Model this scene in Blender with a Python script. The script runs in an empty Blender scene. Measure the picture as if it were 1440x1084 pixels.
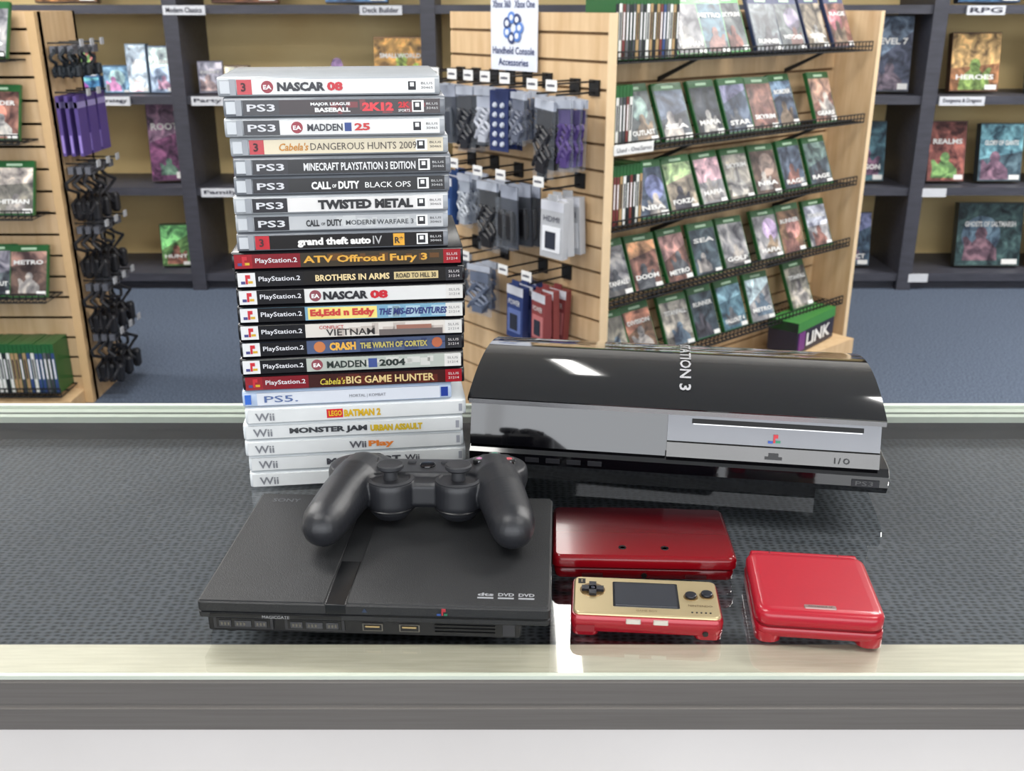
import bpy, math, random
from mathutils import Matrix, Vector
random.seed(7)
scene = bpy.context.scene
R = math.radians

# ------------------------------------------------------------------ materials
def lin(c):
    o = []
    for v in c:
        v = v/255.0
        o.append(v/12.92 if v <= 0.04045 else ((v+0.055)/1.055)**2.4)
    return o
_mc = {}
def C(r, g, b, rough=0.45, metal=0.0, var=0.06, coat=0.0, bump=0.0, bscale=400, name=None):
    key = (r, g, b, rough, metal, var, coat, bump, bscale)
    if key in _mc: return _mc[key]
    m = bpy.data.materials.new(name or "mat_%d_%d_%d" % (r, g, b)); m.use_nodes = True
    nt = m.node_tree; p = nt.nodes["Principled BSDF"]
    l = lin((r, g, b))
    tc = nt.nodes.new('ShaderNodeTexCoord')
    n = nt.nodes.new('ShaderNodeTexNoise'); n.inputs['Scale'].default_value = 35; n.inputs['Detail'].default_value = 2
    nt.links.new(tc.outputs['Object'], n.inputs['Vector'])
    mx = nt.nodes.new('ShaderNodeMix'); mx.data_type = 'RGBA'
    mx.inputs[6].default_value = (*[v*(1-var) for v in l], 1)
    mx.inputs[7].default_value = (*[min(1, v*(1+var)) for v in l], 1)
    nt.links.new(n.outputs['Fac'], mx.inputs[0]); nt.links.new(mx.outputs[2], p.inputs['Base Color'])
    p.inputs['Roughness'].default_value = rough; p.inputs['Metallic'].default_value = metal
    p.inputs['Coat Weight'].default_value = coat; p.inputs['Coat Roughness'].default_value = 0.04
    if bump > 0:
        n2 = nt.nodes.new('ShaderNodeTexNoise'); n2.inputs['Scale'].default_value = bscale; n2.inputs['Detail'].default_value = 2
        nt.links.new(tc.outputs['Object'], n2.inputs['Vector'])
        b_ = nt.nodes.new('ShaderNodeBump'); b_.inputs['Strength'].default_value = bump; b_.inputs['Distance'].default_value = 0.001
        nt.links.new(n2.outputs['Fac'], b_.inputs['Height']); nt.links.new(b_.outputs['Normal'], p.inputs['Normal'])
    _mc[key] = m
    return m

def ramp_mat(name, stops, scale=(1, 1, 1), nscale=5, detail=4, rough=0.6, bump=0.0, tex='noise', metal=0, bdist=0.002, rnd=.35):
    m = bpy.data.materials.new(name); m.use_nodes = True
    nt = m.node_tree; p = nt.nodes["Principled BSDF"]
    tc = nt.nodes.new('ShaderNodeTexCoord'); mp = nt.nodes.new('ShaderNodeMapping'); mp.inputs['Scale'].default_value = scale
    nt.links.new(tc.outputs['Object'], mp.inputs['Vector'])
    if tex == 'noise':
        t = nt.nodes.new('ShaderNodeTexNoise'); t.inputs['Detail'].default_value = detail; out = t.outputs['Fac']
    else:
        t = nt.nodes.new('ShaderNodeTexVoronoi'); out = t.outputs['Distance']; t.inputs['Randomness'].default_value = rnd; t.voronoi_dimensions = '2D'
    t.inputs['Scale'].default_value = nscale
    nt.links.new(mp.outputs[0], t.inputs['Vector'])
    r = nt.nodes.new('ShaderNodeValToRGB')
    while len(r.color_ramp.elements) < len(stops): r.color_ramp.elements.new(0.5)
    for e, (pos, col) in zip(r.color_ramp.elements, stops):
        e.position = pos; e.color = (*lin(col), 1)
    nt.links.new(out, r.inputs[0]); nt.links.new(r.outputs[0], p.inputs['Base Color'])
    p.inputs['Roughness'].default_value = rough; p.inputs['Metallic'].default_value = metal
    if bump:
        b_ = nt.nodes.new('ShaderNodeBump'); b_.inputs['Strength'].default_value = bump; b_.inputs['Distance'].default_value = bdist
        nt.links.new(out, b_.inputs['Height']); nt.links.new(b_.outputs['Normal'], p.inputs['Normal'])
    return m

WOOD = ramp_mat("maple_wood", [(0.3, (200, 166, 124)), (0.7, (218, 188, 148))], (9, 9, 1.2), 4, 5, 0.5)
CARPET = ramp_mat("blue_carpet", [(0.3, (52, 62, 78)), (0.7, (100, 112, 132))], nscale=130, detail=4, rough=0.95, bump=0.6)
MAT_DECK = ramp_mat("display_liner", [(0.12, (34, 36, 41)), (0.5, (84, 87, 94))], (.8, 1.3, 1), 190, rough=0.9, tex='vor', bump=0.25)
WALLT = ramp_mat("tan_wallboard", [(0.3, (228, 200, 142)), (0.7, (240, 216, 160))], nscale=3, rough=0.8)
WALLG = ramp_mat("painted_wall", [(0.3, (186, 184, 180)), (0.7, (200, 198, 194))], nscale=3, rough=0.85)
CEIL = ramp_mat("ceiling_tile", [(0.3, (214, 213, 208)), (0.7, (228, 227, 222))], nscale=60, rough=0.9)
SHELF = ramp_mat("charcoal_laminate", [(0.3, (54, 55, 64)), (0.7, (68, 69, 79))], (1, 6, 6), 8, rough=0.5)
ALU = ramp_mat("brushed_aluminium", [(0.3, (104, 99, 94)), (0.7, (112, 107, 102))], (1, 60, 60), 12, rough=0.5, metal=0.3)
ALUL = ramp_mat("pale_aluminium", [(0.3, (180, 172, 154)), (0.7, (194, 186, 168))], (2, 30, 30), 12, rough=0.45, metal=0.1)
WHITEP = ramp_mat("white_laminate", [(0.3, (208, 202, 197)), (0.7, (218, 212, 207))], nscale=4, rough=0.6)
BLACKM = C(22, 23, 25, 0.48, bump=0.35, bscale=1500, name="matte_black_plastic")
BLACKG = C(6, 6, 9, 0.07, coat=1.0, name="piano_black")
BLACKS = C(16, 16, 19, 0.35, name="satin_black")
WIRE = C(16, 16, 18, 0.5)
WHITE = C(226, 226, 224, 0.4)
RED = C(190, 22, 40, 0.3)
GRN = C(34, 92, 46, 0.3)
SILVER = C(150, 150, 152, 0.25, 0.85)

def glass_mat():
    m = bpy.data.materials.new("counter_glass"); m.use_nodes = True
    nt = m.node_tree; nt.nodes.clear()
    o = nt.nodes.new('ShaderNodeOutputMaterial'); mix = nt.nodes.new('ShaderNodeMixShader')
    tr = nt.nodes.new('ShaderNodeBsdfTransparent'); tr.inputs[0].default_value = (0.94, 0.97, 0.96, 1)
    gl = nt.nodes.new('ShaderNodeBsdfGlossy'); gl.inputs['Roughness'].default_value = 0.025; gl.inputs[0].default_value = (1, 1, 1, 1)
    lw = nt.nodes.new('ShaderNodeLayerWeight'); lw.inputs[0].default_value = .5
    pw = nt.nodes.new('ShaderNodeMath'); pw.operation = 'POWER'; pw.inputs[1].default_value = 4.2
    ma = nt.nodes.new('ShaderNodeMath'); ma.operation = 'MULTIPLY_ADD'; ma.inputs[1].default_value = .88; ma.inputs[2].default_value = .085
    nt.links.new(lw.outputs['Facing'], pw.inputs[0]); nt.links.new(pw.outputs[0], ma.inputs[0])
    nt.links.new(ma.outputs[0], mix.inputs[0]); nt.links.new(tr.outputs[0], mix.inputs[1]); nt.links.new(gl.outputs[0], mix.inputs[2])
    nt.links.new(mix.outputs[0], o.inputs[0])
    return m
GLASS = glass_mat()
def clear_film():
    m = bpy.data.materials.new("clear_film"); m.use_nodes = True
    nt = m.node_tree; nt.nodes.clear()
    o = nt.nodes.new('ShaderNodeOutputMaterial'); mix = nt.nodes.new('ShaderNodeMixShader'); mix.inputs[0].default_value = 0.07
    tr = nt.nodes.new('ShaderNodeBsdfTransparent'); tr.inputs[0].default_value = (0.96, 0.97, 1, 1)
    gl = nt.nodes.new('ShaderNodeBsdfPrincipled'); gl.inputs['Roughness'].default_value = 0.25; gl.inputs[0].default_value = (.7, .75, .8, 1)
    nt.links.new(tr.outputs[0], mix.inputs[1]); nt.links.new(gl.outputs[0], mix.inputs[2]); nt.links.new(mix.outputs[0], o.inputs[0])
    return m
FILM = clear_film()
def emis(name, col, s):
    m = bpy.data.materials.new(name); m.use_nodes = True
    p = m.node_tree.nodes["Principled BSDF"]; p.inputs['Emission Color'].default_value = (*col, 1); p.inputs['Emission Strength'].default_value = s
    return m
def art_mat():
    m = bpy.data.materials.new("cover_art"); m.use_nodes = True
    nt = m.node_tree; p = nt.nodes["Principled BSDF"]
    at = nt.nodes.new('ShaderNodeAttribute'); at.attribute_name = 'Col'
    tc = nt.nodes.new('ShaderNodeTexCoord')
    n = nt.nodes.new('ShaderNodeTexNoise'); n.inputs['Scale'].default_value = 20; n.inputs['Detail'].default_value = 6; n.inputs['Distortion'].default_value = .8
    nt.links.new(tc.outputs['Object'], n.inputs['Vector'])
    r = nt.nodes.new('ShaderNodeValToRGB'); e = r.color_ramp.elements
    e[0].position = .34; e[0].color = (.18, .18, .22, 1); e[1].position = .52; e[1].color = (.85, .85, .85, 1)
    e2 = e.new(.68); e2.color = (1.9, 1.8, 1.65, 1)
    mx = nt.nodes.new('ShaderNodeMix'); mx.data_type = 'RGBA'; mx.blend_type = 'MULTIPLY'; mx.inputs[0].default_value = 1
    nt.links.new(n.outputs['Fac'], r.inputs[0]); nt.links.new(at.outputs['Color'], mx.inputs[6]); nt.links.new(r.outputs[0], mx.inputs[7])
    nt.links.new(mx.outputs[2], p.inputs['Base Color']); p.inputs['Roughness'].default_value = .35; p.inputs['Specular IOR Level'].default_value = .35
    return m
ART = art_mat()

# ------------------------------------------------------------------ text cache
_tc = {}
def text_geo(s, bold=0.0, shear=0.0):
    k = (s, bold, shear)
    if k in _tc: return _tc[k]
    cu = bpy.data.curves.new("t", 'FONT'); cu.body = s; cu.size = 1; cu.resolution_u = 2; cu.offset = bold; cu.shear = shear
    ob = bpy.data.objects.new("t", cu); scene.collection.objects.link(ob)
    dg = bpy.context.evaluated_depsgraph_get(); ev = ob.evaluated_get(dg); me = ev.to_mesh()
    vs = [v.co.copy() for v in me.vertices]; fs = [tuple(p.vertices) for p in me.polygons]
    ev.to_mesh_clear(); bpy.data.objects.remove(ob); bpy.data.curves.remove(cu)
    x0 = min(v.x for v in vs); x1 = max(v.x for v in vs); y0 = min(v.y for v in vs); y1 = max(v.y for v in vs)
    _tc[k] = ([((v.x-x0)/(x1-x0), (v.y-y0)/(y1-y0)) for v in vs], fs, (x1-x0)/(y1-y0))
    return _tc[k]

def rr(w, d, r, n=6):
    pts = []
    for cx, cy, a0 in ((w/2-r, d/2-r, 0), (-w/2+r, d/2-r, 90), (-w/2+r, -d/2+r, 180), (w/2-r, -d/2+r, 270)):
        for i in range(n+1):
            a = R(a0+90*i/n); pts.append((cx+r*math.cos(a), cy+r*math.sin(a)))
    return pts

class MB:
    def __init__(s): s.v = []; s.f = []; s.m = []; s.c = []; s.ml = []; s.M = Matrix.Identity(4)
    def add(s, vs, fs, mat, col=(1, 1, 1)):
        b = len(s.v)
        for v in vs: s.v.append(s.M @ Vector(v))
        if mat not in s.ml: s.ml.append(mat)
        mi = s.ml.index(mat)
        for f in fs: s.f.append([i+b for i in f]); s.m.append(mi); s.c.append(col)
    def box(s, lo, hi, mat, col=(1, 1, 1)):
        x0, y0, z0 = lo; x1, y1, z1 = hi
        s.add([(x0,y0,z0),(x1,y0,z0),(x1,y1,z0),(x0,y1,z0),(x0,y0,z1),(x1,y0,z1),(x1,y1,z1),(x0,y1,z1)],
              [(0,3,2,1),(4,5,6,7),(0,1,5,4),(1,2,6,5),(2,3,7,6),(3,0,4,7)], mat, col)
    def loft(s, rings, mat, cap0=True, cap1=True, capmat=None, closed=True):
        n = len(rings[0]); vs = [p for r in rings for p in r]; fs = []
        for k in range(len(rings)-1):
            for i in range(n if closed else n-1):
                j = (i+1) % n; fs.append((k*n+i, k*n+j, (k+1)*n+j, (k+1)*n+i))
        s.add(vs, fs, mat)
        if cap0: s.add(rings[0], [tuple(reversed(range(n)))], mat)
        if cap1: s.add(rings[-1], [tuple(range(n))], capmat or mat)
    def rbox(s, cx, cy, w, d, r, layers, mat, capmat=None, n=6):
        rings = []
        for z, ins in layers:
            rings.append([(cx+x, cy+y, z) for x, y in rr(w-2*ins, d-2*ins, max(r-ins, 0.0004), n)])
        s.loft(rings, mat, capmat=capmat)
    def cyl(s, c, r, h, mat, n=20, axis='z', r2=None, bev=0.0):
        r2 = r if r2 is None else r2
        prof = [(r, 0), (r2, h)] if not bev else [(r-bev*.7, 0), (r, bev), (r2, h-bev), (r2-bev*.3, h-bev*.3), (r2-bev, h)]
        s.lathe(c, prof, mat, n, axis)
    def lathe(s, c, prof, mat, n=24, axis='z'):
        rings = []
        for r, z in prof:
            ring = []
            for i in range(n):
                a = 2*math.pi*i/n; x = r*math.cos(a); y = r*math.sin(a)
                p = (x, y, z) if axis == 'z' else ((x, -z, y) if axis == 'y' else (z, x, y))
                ring.append((c[0]+p[0], c[1]+p[1], c[2]+p[2]))
            rings.append(ring)
        s.loft(rings, mat)
    def tube(s, p1, p2, r, mat, n=5):
        p1 = Vector(p1); p2 = Vector(p2); d = (p2-p1).normalized()
        a = d.orthogonal().normalized(); b = d.cross(a)
        rg = [[tuple(p+(a*math.cos(2*math.pi*i/n)+b*math.sin(2*math.pi*i/n))*r) for i in range(n)] for p in (p1, p2)]
        s.loft(rg, mat)
    def path(s, pts, r, mat, n=6):
        for a, b in zip(pts[:-1], pts[1:]): s.tube(a, b, r, mat, n)
    def prism(s, prof, x0, x1, mat, ch=0.0):
        n = len(prof); cy = sum(p[0] for p in prof)/n; cz = sum(p[1] for p in prof)/n
        def sc(k): return [(cy+(y-cy)*(1-k), cz+(z-cz)*(1-k*2)) for y, z in prof]
        rg = []
        if ch:
            rg = [[(x0, *p) for p in sc(0.02)], [(x0+ch, *p) for p in prof], [(x1-ch, *p) for p in prof], [(x1, *p) for p in sc(0.02)]]
        else: rg = [[(x0, *p) for p in prof], [(x1, *p) for p in prof]]
        s.loft(rg, mat)
    def text(s, t, x, y, h, mat, w=None, plane='front', e=0.0, bold=0.0, shear=0.0, align='l', fn=None):
        vs, fs, asp = text_geo(t, bold, shear)
        if w is None: w = h*asp
        x0 = x - (w/2 if align == 'c' else (w if align == 'r' else 0))
        if fn: out = [fn(u*w, v*h) for u, v in vs]
        elif plane == 'front': out = [(x0+u*w, -e, y+v*h) for u, v in vs]
        else: out = [(x0+u*w, y+v*h, e) for u, v in vs]
        s.add(out, fs, mat)
    def build(s, name, parent=None, bevel=0.0, seg=2, smooth=35, loc=None, rotz=None):
        me = bpy.data.meshes.new(name); me.from_pydata([tuple(v) for v in s.v], [], s.f)
        for m in s.ml: me.materials.append(m)
        me.polygons.foreach_set('material_index', s.m)
        ca = me.color_attributes.new('Col', 'FLOAT_COLOR', 'CORNER')
        arr = []
        for f, c in zip(s.f, s.c):
            arr += [c[0], c[1], c[2], 1.0]*len(f)
        ca.data.foreach_set('color', arr)
        if smooth:
            me.polygons.foreach_set('use_smooth', [True]*len(me.polygons)); me.set_sharp_from_angle(angle=R(smooth))
        me.update()
        o = bpy.data.objects.new(name, me); scene.collection.objects.link(o)
        if bevel:
            b = o.modifiers.new('bevel', 'BEVEL'); b.width = bevel; b.segments = seg; b.limit_method = 'ANGLE'; b.angle_limit = R(40)
        if parent: o.parent = parent
        if loc: o.location = loc
        if rotz is not None: o.rotation_euler = (0, 0, rotz)
        return o
def empty(name, loc=(0, 0, 0), rotz=0, rotx=0):
    e = bpy.data.objects.new(name, None); e.empty_display_size = 0.05; e.location = loc; e.rotation_euler = (rotx, 0, rotz)
    scene.collection.objects.link(e); return e
def frame(o, rz=0.0, tilt=0.0, roll=0.0):
    return Matrix.Translation(o) @ Matrix.Rotation(rz, 4, 'Z') @ Matrix.Rotation(-tilt, 4, 'X') @ Matrix.Rotation(roll, 4, 'Y')

# ------------------------------------------------------------------ room
def simple(name, lo, hi, mat):
    b = MB(); b.box(lo, hi, mat); return b.build(name, smooth=0)
simple("floor", (-4.6, -2.7, -0.05), (4.6, 5.75, 0), CARPET)
simple("ceiling", (-4.6, -2.7, 3.0), (4.6, 5.75, 3.05), CEIL)
simple("wall_left", (-4.6, -2.7, 0), (-4.5, 5.75, 3), WALLG)
simple("wall_right", (4.5, -2.7, 0), (4.6, 5.75, 3), WALLG)
b = MB(); b.box((-4.5, 5.62, 0), (4.5, 5.75, 1.95), WALLT); b.box((-4.5, 5.62, 1.95), (4.5, 5.75, 3), WALLG); b.build("wall_back", smooth=0)
b = MB(); b.box((-4.5, -2.7, 0), (4.5, -2.6, 0.7), WALLG); b.box((-4.5, -2.7, 2.7), (4.5, -2.6, 3), WALLG)
b.box((-4.5, -2.7, .7), (-3.6, -2.6, 2.7), WALLG); b.box((3.6, -2.7, .7), (4.5, -2.6, 2.7), WALLG); b.build("wall_front", smooth=0)
b = MB()
for x in (-3.6, -1.2, 1.2, 3.54): b.box((x, -2.68, .7), (x+.06, -2.62, 2.7), SHELF)
b.box((-3.6, -2.68, .7), (3.6, -2.62, .75), SHELF); b.box((-3.6, -2.68, 2.65), (3.6, -2.62, 2.7), SHELF); b.build("window_1", smooth=0)

# ceiling lights
TUBE = emis("tube_glow", (1, .98, .94), 12)
def ceil_light(x0, x1, y0, y1):
    b = MB(); b.box((x0-.03, y0-.03, 2.965), (x1+.03, y1+.03, 3.0), WHITE); b.box((x0, y0, 2.955), (x1, y1, 2.966), TUBE)
    b.build("ceiling_light", smooth=0)
ceil_light(.175, .265, 3.2, 4.75)
ceil_light(-3.6, -3.0, 3.2, 4.4); ceil_light(3.3, 3.9, 3.2, 4.4)  # glowing side panels added out of view to light the back shelves
ceil_light(-1.6, -.4, .1, .7); ceil_light(.8, 2.0, -.2, .4)

# ------------------------------------------------------------------ back shelving
SHU = empty("store_shelving", (0, 5.12, 0))
OFF = Matrix.Translation((0, -5.12, 0))
b = MB(); b.M = OFF
ups = [-4.05, -2.83, -1.62, -.4, .82, 2.03, 3.25, 4.4]
for x in ups: b.box((x-.035, 5.12, 0), (x+.035, 5.6, 1.9), SHELF)
for z in (.068, .51, .954, 1.37, 1.85):
    b.box((-4.05, 5.13, z-.022), (4.4, 5.6, z+.018), SHELF)
b.box((-4.05, 5.17, 0), (4.4, 5.2, .06), SHELF)
b.box((-4.05, 5.59, .05), (4.4, 5.612, 1.9), WALLT)
lab = C(205, 208, 214, .5); dk = C(40, 42, 60, .5)
def shelf_tag(x, z, w, t):
    b.M = Matrix.Translation((x, 5.118-5.12, z)); b.box((0, 0, -.022), (w, .01, .02), lab)
    if t: b.text(t, w/2, -.012, .024, dk, w=w*.85, e=.002, bold=.02, align='c')
shelf_tag(-1.65, 1.365, .20, "Modern Classics"); shelf_tag(-.72, 1.365, .20, "Deck Builder")
shelf_tag(-2.02, .95, .16, "Strategy"); shelf_tag(-1.56, .95, .16, "Party"); shelf_tag(-1.56, .505, .2, "Family"); shelf_tag(-1.0, .505, .2, "")
shelf_tag(2.08, .95, .22, "Dungeons & Dragons"); shelf_tag(2.15, 1.365, .18, "RPG"); shelf_tag(2.05, .065, .1, ""); shelf_tag(2.5, 1.365, .2, "Core"); shelf_tag(2.06, .505, .12, "")
b.build("frame", SHU, smooth=0)

def art_silhouette(b, w, h, e, col):
    cx = w*random.uniform(.35, .65); s_ = w*random.uniform(.7, 1.0); base = h*random.uniform(.02, .15); k = random.choice((-1, 1))
    prof = [(-.36, 0), (.36, 0), (.33, .28), (.38, .5), (.30, .52), (.18, .38), (.10, .48), (.13, .58), (.08, .7), (0, .73), (-.08, .7), (-.13, .58), (-.10, .48), (-.2, .4), (-.34, .25)]
    b.add([(min(max(cx+k*p[0]*s_, w*.05), w*.95), -e, base+p[1]*s_*.95) for p in prof], [tuple(range(len(prof)))], ART, col)
rnd2 = random.Random(11)
def cover(b, M, w, h, t, casemat, col, col2, title=None, header=None, tcol=None):
    b.M = M
    b.box((0, 0, 0), (w, t, h), casemat)
    m_ = .004 if w < .2 else .001
    top = h-.006
    if header: b.box((m_, -.0012, h-.024), (w-m_, 0, h-.004), header); b.box((w*.3, -.0018, h-.018), (w*.7, -.001, h-.010), C(180, 210, 180)); top = h-.024
    b.box((m_, -.0012, .005), (w-m_, 0, top), ART, col)
    q = rnd2.random(); c3 = tuple(min(1, c*rnd2.uniform(1.5, 2.6)+.03) for c in col)
    if q < .4:   # diagonal sky / light sweep
        y0, y1 = h*rnd2.uniform(.3, .6), h*rnd2.uniform(.45, .8)
        b.add([(m_, -.0016, y0), (w-m_, -.0016, y1), (w-m_, -.0016, top), (m_, -.0016, top)], [(0, 1, 2, 3)], ART, c3)
    elif q < .65:  # disc behind the figure
        b.lathe((w*rnd2.uniform(.35, .65), -.0014, h*rnd2.uniform(.45, .6)), [(w*.3, 0), (w*.29, .0003)], ART, 18, 'y')
        for i_ in range(len(b.c)-20, len(b.c)): b.c[i_] = c3
    elif q < .85:
        b.box((m_, -.0017, .005), (w-m_, 0, h*.22), ART, tuple(c*.4 for c in col))
    art_silhouette(b, w, h*.85, .0022, col2)
    if title:
        b.text(title, w/2, random.choice([.14, .62, .2])*h, h*.085, tcol or WHITE, w=w*.78, e=.0034, bold=.03, align='c')
    b.box((w*.72, -.003, h*.03), (w*.96, -.0012, h*.11), WHITE)
    b.M = Matrix.Identity(4)
b = MB()
S1, S2, S3, S0 = .974, .53, .088, 1.39
items = [
 (-2.36, S1, .12, .08, 0, 0, (.5, .15, .08), None), (-2.33, S1+.08, .10, .07, 0, 0, (.15, .25, .5), None),
 (-2.20, S1, .16, .08, 0, 0, (.10, .30, .55), None), (-2.19, S1+.08, .14, .06, 0, .1, (.30, .45, .6), None), (-2.16, S1+.14, .10, .05, 0, .1, (.5, .2, .2), None), (-2.02, S1, .13, .13, 0, .1, (.20, .35, .5), None), (-1.90, S1, .10, .23, .05, 0, (.5, .6, .7), "UNO"),
 (-1.79, S1, .12, .22, .05, -.1, (.35, .45, .6), "CATAN"), 
 (-1.55, S1, .12, .15, 0, .2, (.5, .5, .6), "DIXIT"), (-1.42, S1, .12, .13, 0, 0, (.45, .35, .3), None),
 (-1.00, S1, .30, .11, .05, 0, (.15, .20, .40), "SPLENDOR"), (-.68, S1, .26, .26, .1, 0, (.5, .28, .08), "SMALLWORLD"),
 (-1.84, S2, .17, .41, .15, .2, (.16, .06, .14), "ROOT"), (-1.42, S2, .16, .27, .12, 0, (.12, .08, .24), "WAR"),
 (-1.84, S3, .15, .22, .1, .1, (.10, .20, .08), "HUNT"), 
 (1.76, S1, .2, .36, .15, -.1, (.05, .06, .10), "LEVEL 7"), (2.17, S1, .24, .28, .18, 0, (.25, .12, .06), "HEROES"), (2.56, S1, .24, .28, .18, 0, (.06, .10, .14), "BESTIARY"),
 (2.12, S2, .19, .30, .18, 0, (.22, .08, .07), "REALMS"), (2.38, S2, .22, .29, .18, 0, (.06, .10, .13), "GLORY OF GIANTS"), (2.68, S2, .22, .29, .18, 0, (.1, .07, .05), "MONSTERS"),
 (1.70, S2, .2, .30, .18, 0, (.04, .09, .12), "DRAGON"), (1.66, S3, .22, .28, .18, 0, (.04, .07, .11), "CONFLICT"),
 (2.33, S3, .34, .33, .15, 0, (.04, .075, .08), "GHOSTS OF SALTMARSH"), (2.72, S3, .2, .27, .15, 0, (.25, .09, .07), "TOMB"),
 (2.15, S0, .3, .3, .1, 0, (.04, .1, .2), None), (-2.3, S0, .3, .3, .1, 0, (.2, .1, .04), None), (-1.45, S0, .32, .32, .1, 0, (.3, .12, .05), None), (-.9, S0, .3, .3, .1, 0, (.05, .12, .25), None), (2.55, S0, .3, .3, .1, 0, (.03, .03, .06), None),
]
for x, z, w, h, ti, rz, col, t in items:
    c2 = (min(1, col[1]*1.6+.04), min(1, col[0]*1.2+.05), min(1, col[2]*1.0+.05))
    cover(b, OFF @ frame((x, 5.24, z+.003+.05*math.sin(ti)), rz, ti), w, h, .05, C(int(40+col[0]*200), int(40+col[1]*200), int(40+col[2]*200), .4), tuple(min(1, c*1.3) for c in col), c2, t)
b.build("board_game_boxes", SHU, smooth=0)

# ------------------------------------------------------------------ slatwall helpers
GROOVE = C(120, 92, 62, .7)
def slat(b, x0, x1, ztop, y=0.0, z0=.1, pitch=.0762):
    b.box((x0, y, 0), (x1, y+.014, ztop), GROOVE)
    z = z0; b.box((x0, y-.007, 0), (x1, y, z0-.008), WOOD)
    while z < ztop-.001:
        b.box((x0, y-.007, z), (x1, y, min(z+pitch-.009, ztop)), WOOD); z += pitch
def rack(b, x0, x1, yb, yf, z):
    for yy in (yb, (yb+yf)/2, yf): b.tube((x0, yy, z), (x1, yy, z), .0034, WIRE, 4)
    for zz in (.014, .030): b.tube((x0, yf, z+zz), (x1, yf, z+zz), .003, WIRE, 4)
    n = int((x1-x0)/.022)
    for i in range(n+1):
        x = x0+(x1-x0)*i/n
        b.tube((x, yf, z), (x, yf, z+.03), .0019, WIRE, 4)
        b.tube((x, yb, z), (x, yf, z), .0017, WIRE, 4)
    for f in (.27, .78):
        x = x0+(x1-x0)*f
        b.add([(x-.004, yb, z-.075), (x+.004, yb, z-.075), (x+.004, yf, z), (x-.004, yf, z), (x-.004, yb, z), (x+.004, yb, z), (x-.004, yb, z-.06), (x+.004, yb, z-.06), (x+.004, yf+.02, z), (x-.004, yf+.02, z)],
              [(0, 1, 2, 3), (0, 3, 9, 6), (1, 7, 8, 2), (6, 9, 8, 7)], WIRE)
def spines(b, x0, x1, y, z, h=.188, base=GRN):
    x = x0
    while x < x1:
        t = .0145; c = random.choice([(220, 220, 215), (30, 32, 40), (110, 50, 50), (50, 70, 120), (170, 140, 100), (90, 90, 95), (60, 62, 70), (230, 230, 228)])
        hh = h-random.uniform(0, .003)
        b.box((x, y, z), (x+t-.0012, y+.12, z+hh), base)
        b.box((x+.001, y-.001, z+.003), (x+t-.002, y, z+hh*.82), C(*c, .35)); b.box((x+.004, y-.002, z+hh*.3), (x+.009, y-.001, z+hh*.7), C(235, 235, 235) if sum(c) < 400 else C(40, 40, 50))
        x += t
TITLES = ["METRO", "FALLOUT 4", "GOLF", "GEARS", "DOOM", "WITCHER", "FORZA", "SKYRIM", "RAGE", "TITANFALL", "HALO", "BORDER", "DIRT", "NBA", "LEGO", "MAFIA", "HITMAN", "SEA", "PREY", "OUTLAST", "DIVISION", "STAR", "RUNNER"]
COLS = [(.07, .10, .13), (.26, .25, .22), (.30, .26, .21), (.09, .12, .18), (.3, .3, .32), (.12, .08, .07), (.08, .16, .22), (.36, .34, .31), (.05, .06, .08), (.20, .12, .08), (.15, .18, .2), (.24, .12, .10), (.12, .14, .15)]
def cover_row(b, xs, y, z, tilt=.40, base=GRN, header=GRN):
    for i, x in enumerate(xs):
        col = random.choice(COLS); c2 = random.choice([(.35, .33, .32), (.26, .2, .15), (.06, .06, .08), (.14, .2, .27), (.45, .44, .42), (.22, .11, .10), (.1, .11, .13)])
        cover(b, frame((x, y+random.uniform(0, .008), z+.006), random.uniform(-.06, .06), tilt+random.uniform(-.03, .03), random.uniform(-.02, .02)), .135, .185, .014, base, col, c2, random.choice(TITLES), header)

# ------------------------------------------------------------------ central gondola
G = empty("slatwall_gondola", (.277, 3.0, 0), R(40.7))
H = 1.37
b = MB()
b.box((0, 0, 0), (.02, .73, H), WOOD)
b.M = frame((0, 0, 0), R(-90)); slat(b, -.728, -.002, H, 0); b.M = Matrix.Identity(4)
b.box((1.39, 0, 0), (1.41, .73, H), WOOD)
b.box((.02, .19, 0), (1.39, .21, H), WOOD)
slat(b, .02, 1.39, H, .176)
b.box((.02, .03, 0), (1.39, .5, .12), WOOD)
b.box((-.012, -.004, 0), (.022, .0, H), C(222, 196, 158, .45))
b.box((1.388, -.004, 0), (1.412, .0, H), C(222, 196, 158, .45))
b.build("wood_panels", G, smooth=0)
b = MB(); rows = [1.235, .98, .749, .512, .28]
for z in rows: rack(b, .035, 1.37, .168, .006, z)
b.build("wire_racks", G, smooth=0)
b = MB(); BR = C(60, 170, 70, .3)
spines(b, .045, .31, .03, rows[0]+.005)
cover_row(b, [.34, .46, .58], .04, rows[0]+.005, base=BR, header=BR); cover_row(b, [.74, .88, 1.04, 1.19], .04, rows[0]+.005, base=C(40, 50, 80), header=C(50, 60, 100))
spines(b, .045, .13, .03, rows[1]+.005); cover_row(b, [.15, .3, .47, .62, .76, .9, 1.12], .04, rows[1]+.005)
spines(b, .045, .18, .03, rows[2]+.005); cover_row(b, [.2, .35, .51, .66, .81, .97, 1.13], .04, rows[2]+.005)
cover_row(b, [.05, .2, .36, .5, .66, .86, 1.0, 1.17], .04, rows[3]+.005)
cover_row(b, [.06, .2, .37, .53, .68, .84, 1.1], .04, rows[4]+.005)
b.build("shelved_game_cases", G, smooth=0)
b = MB()
b.M = frame((.02, -.008, rows[1]-.002)); b.box((0, 0, 0), (.17, .004, .03), WHITE); b.text("Used - One/Series", .085, .008, .013, dk, w=.15, e=.002, align='c')
b.M = frame((-.022, .50, 1.2), R(-90)); 
b.box((0, 0, 0), (.216, .003, .29), C(220, 225, 236, .5))
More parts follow.
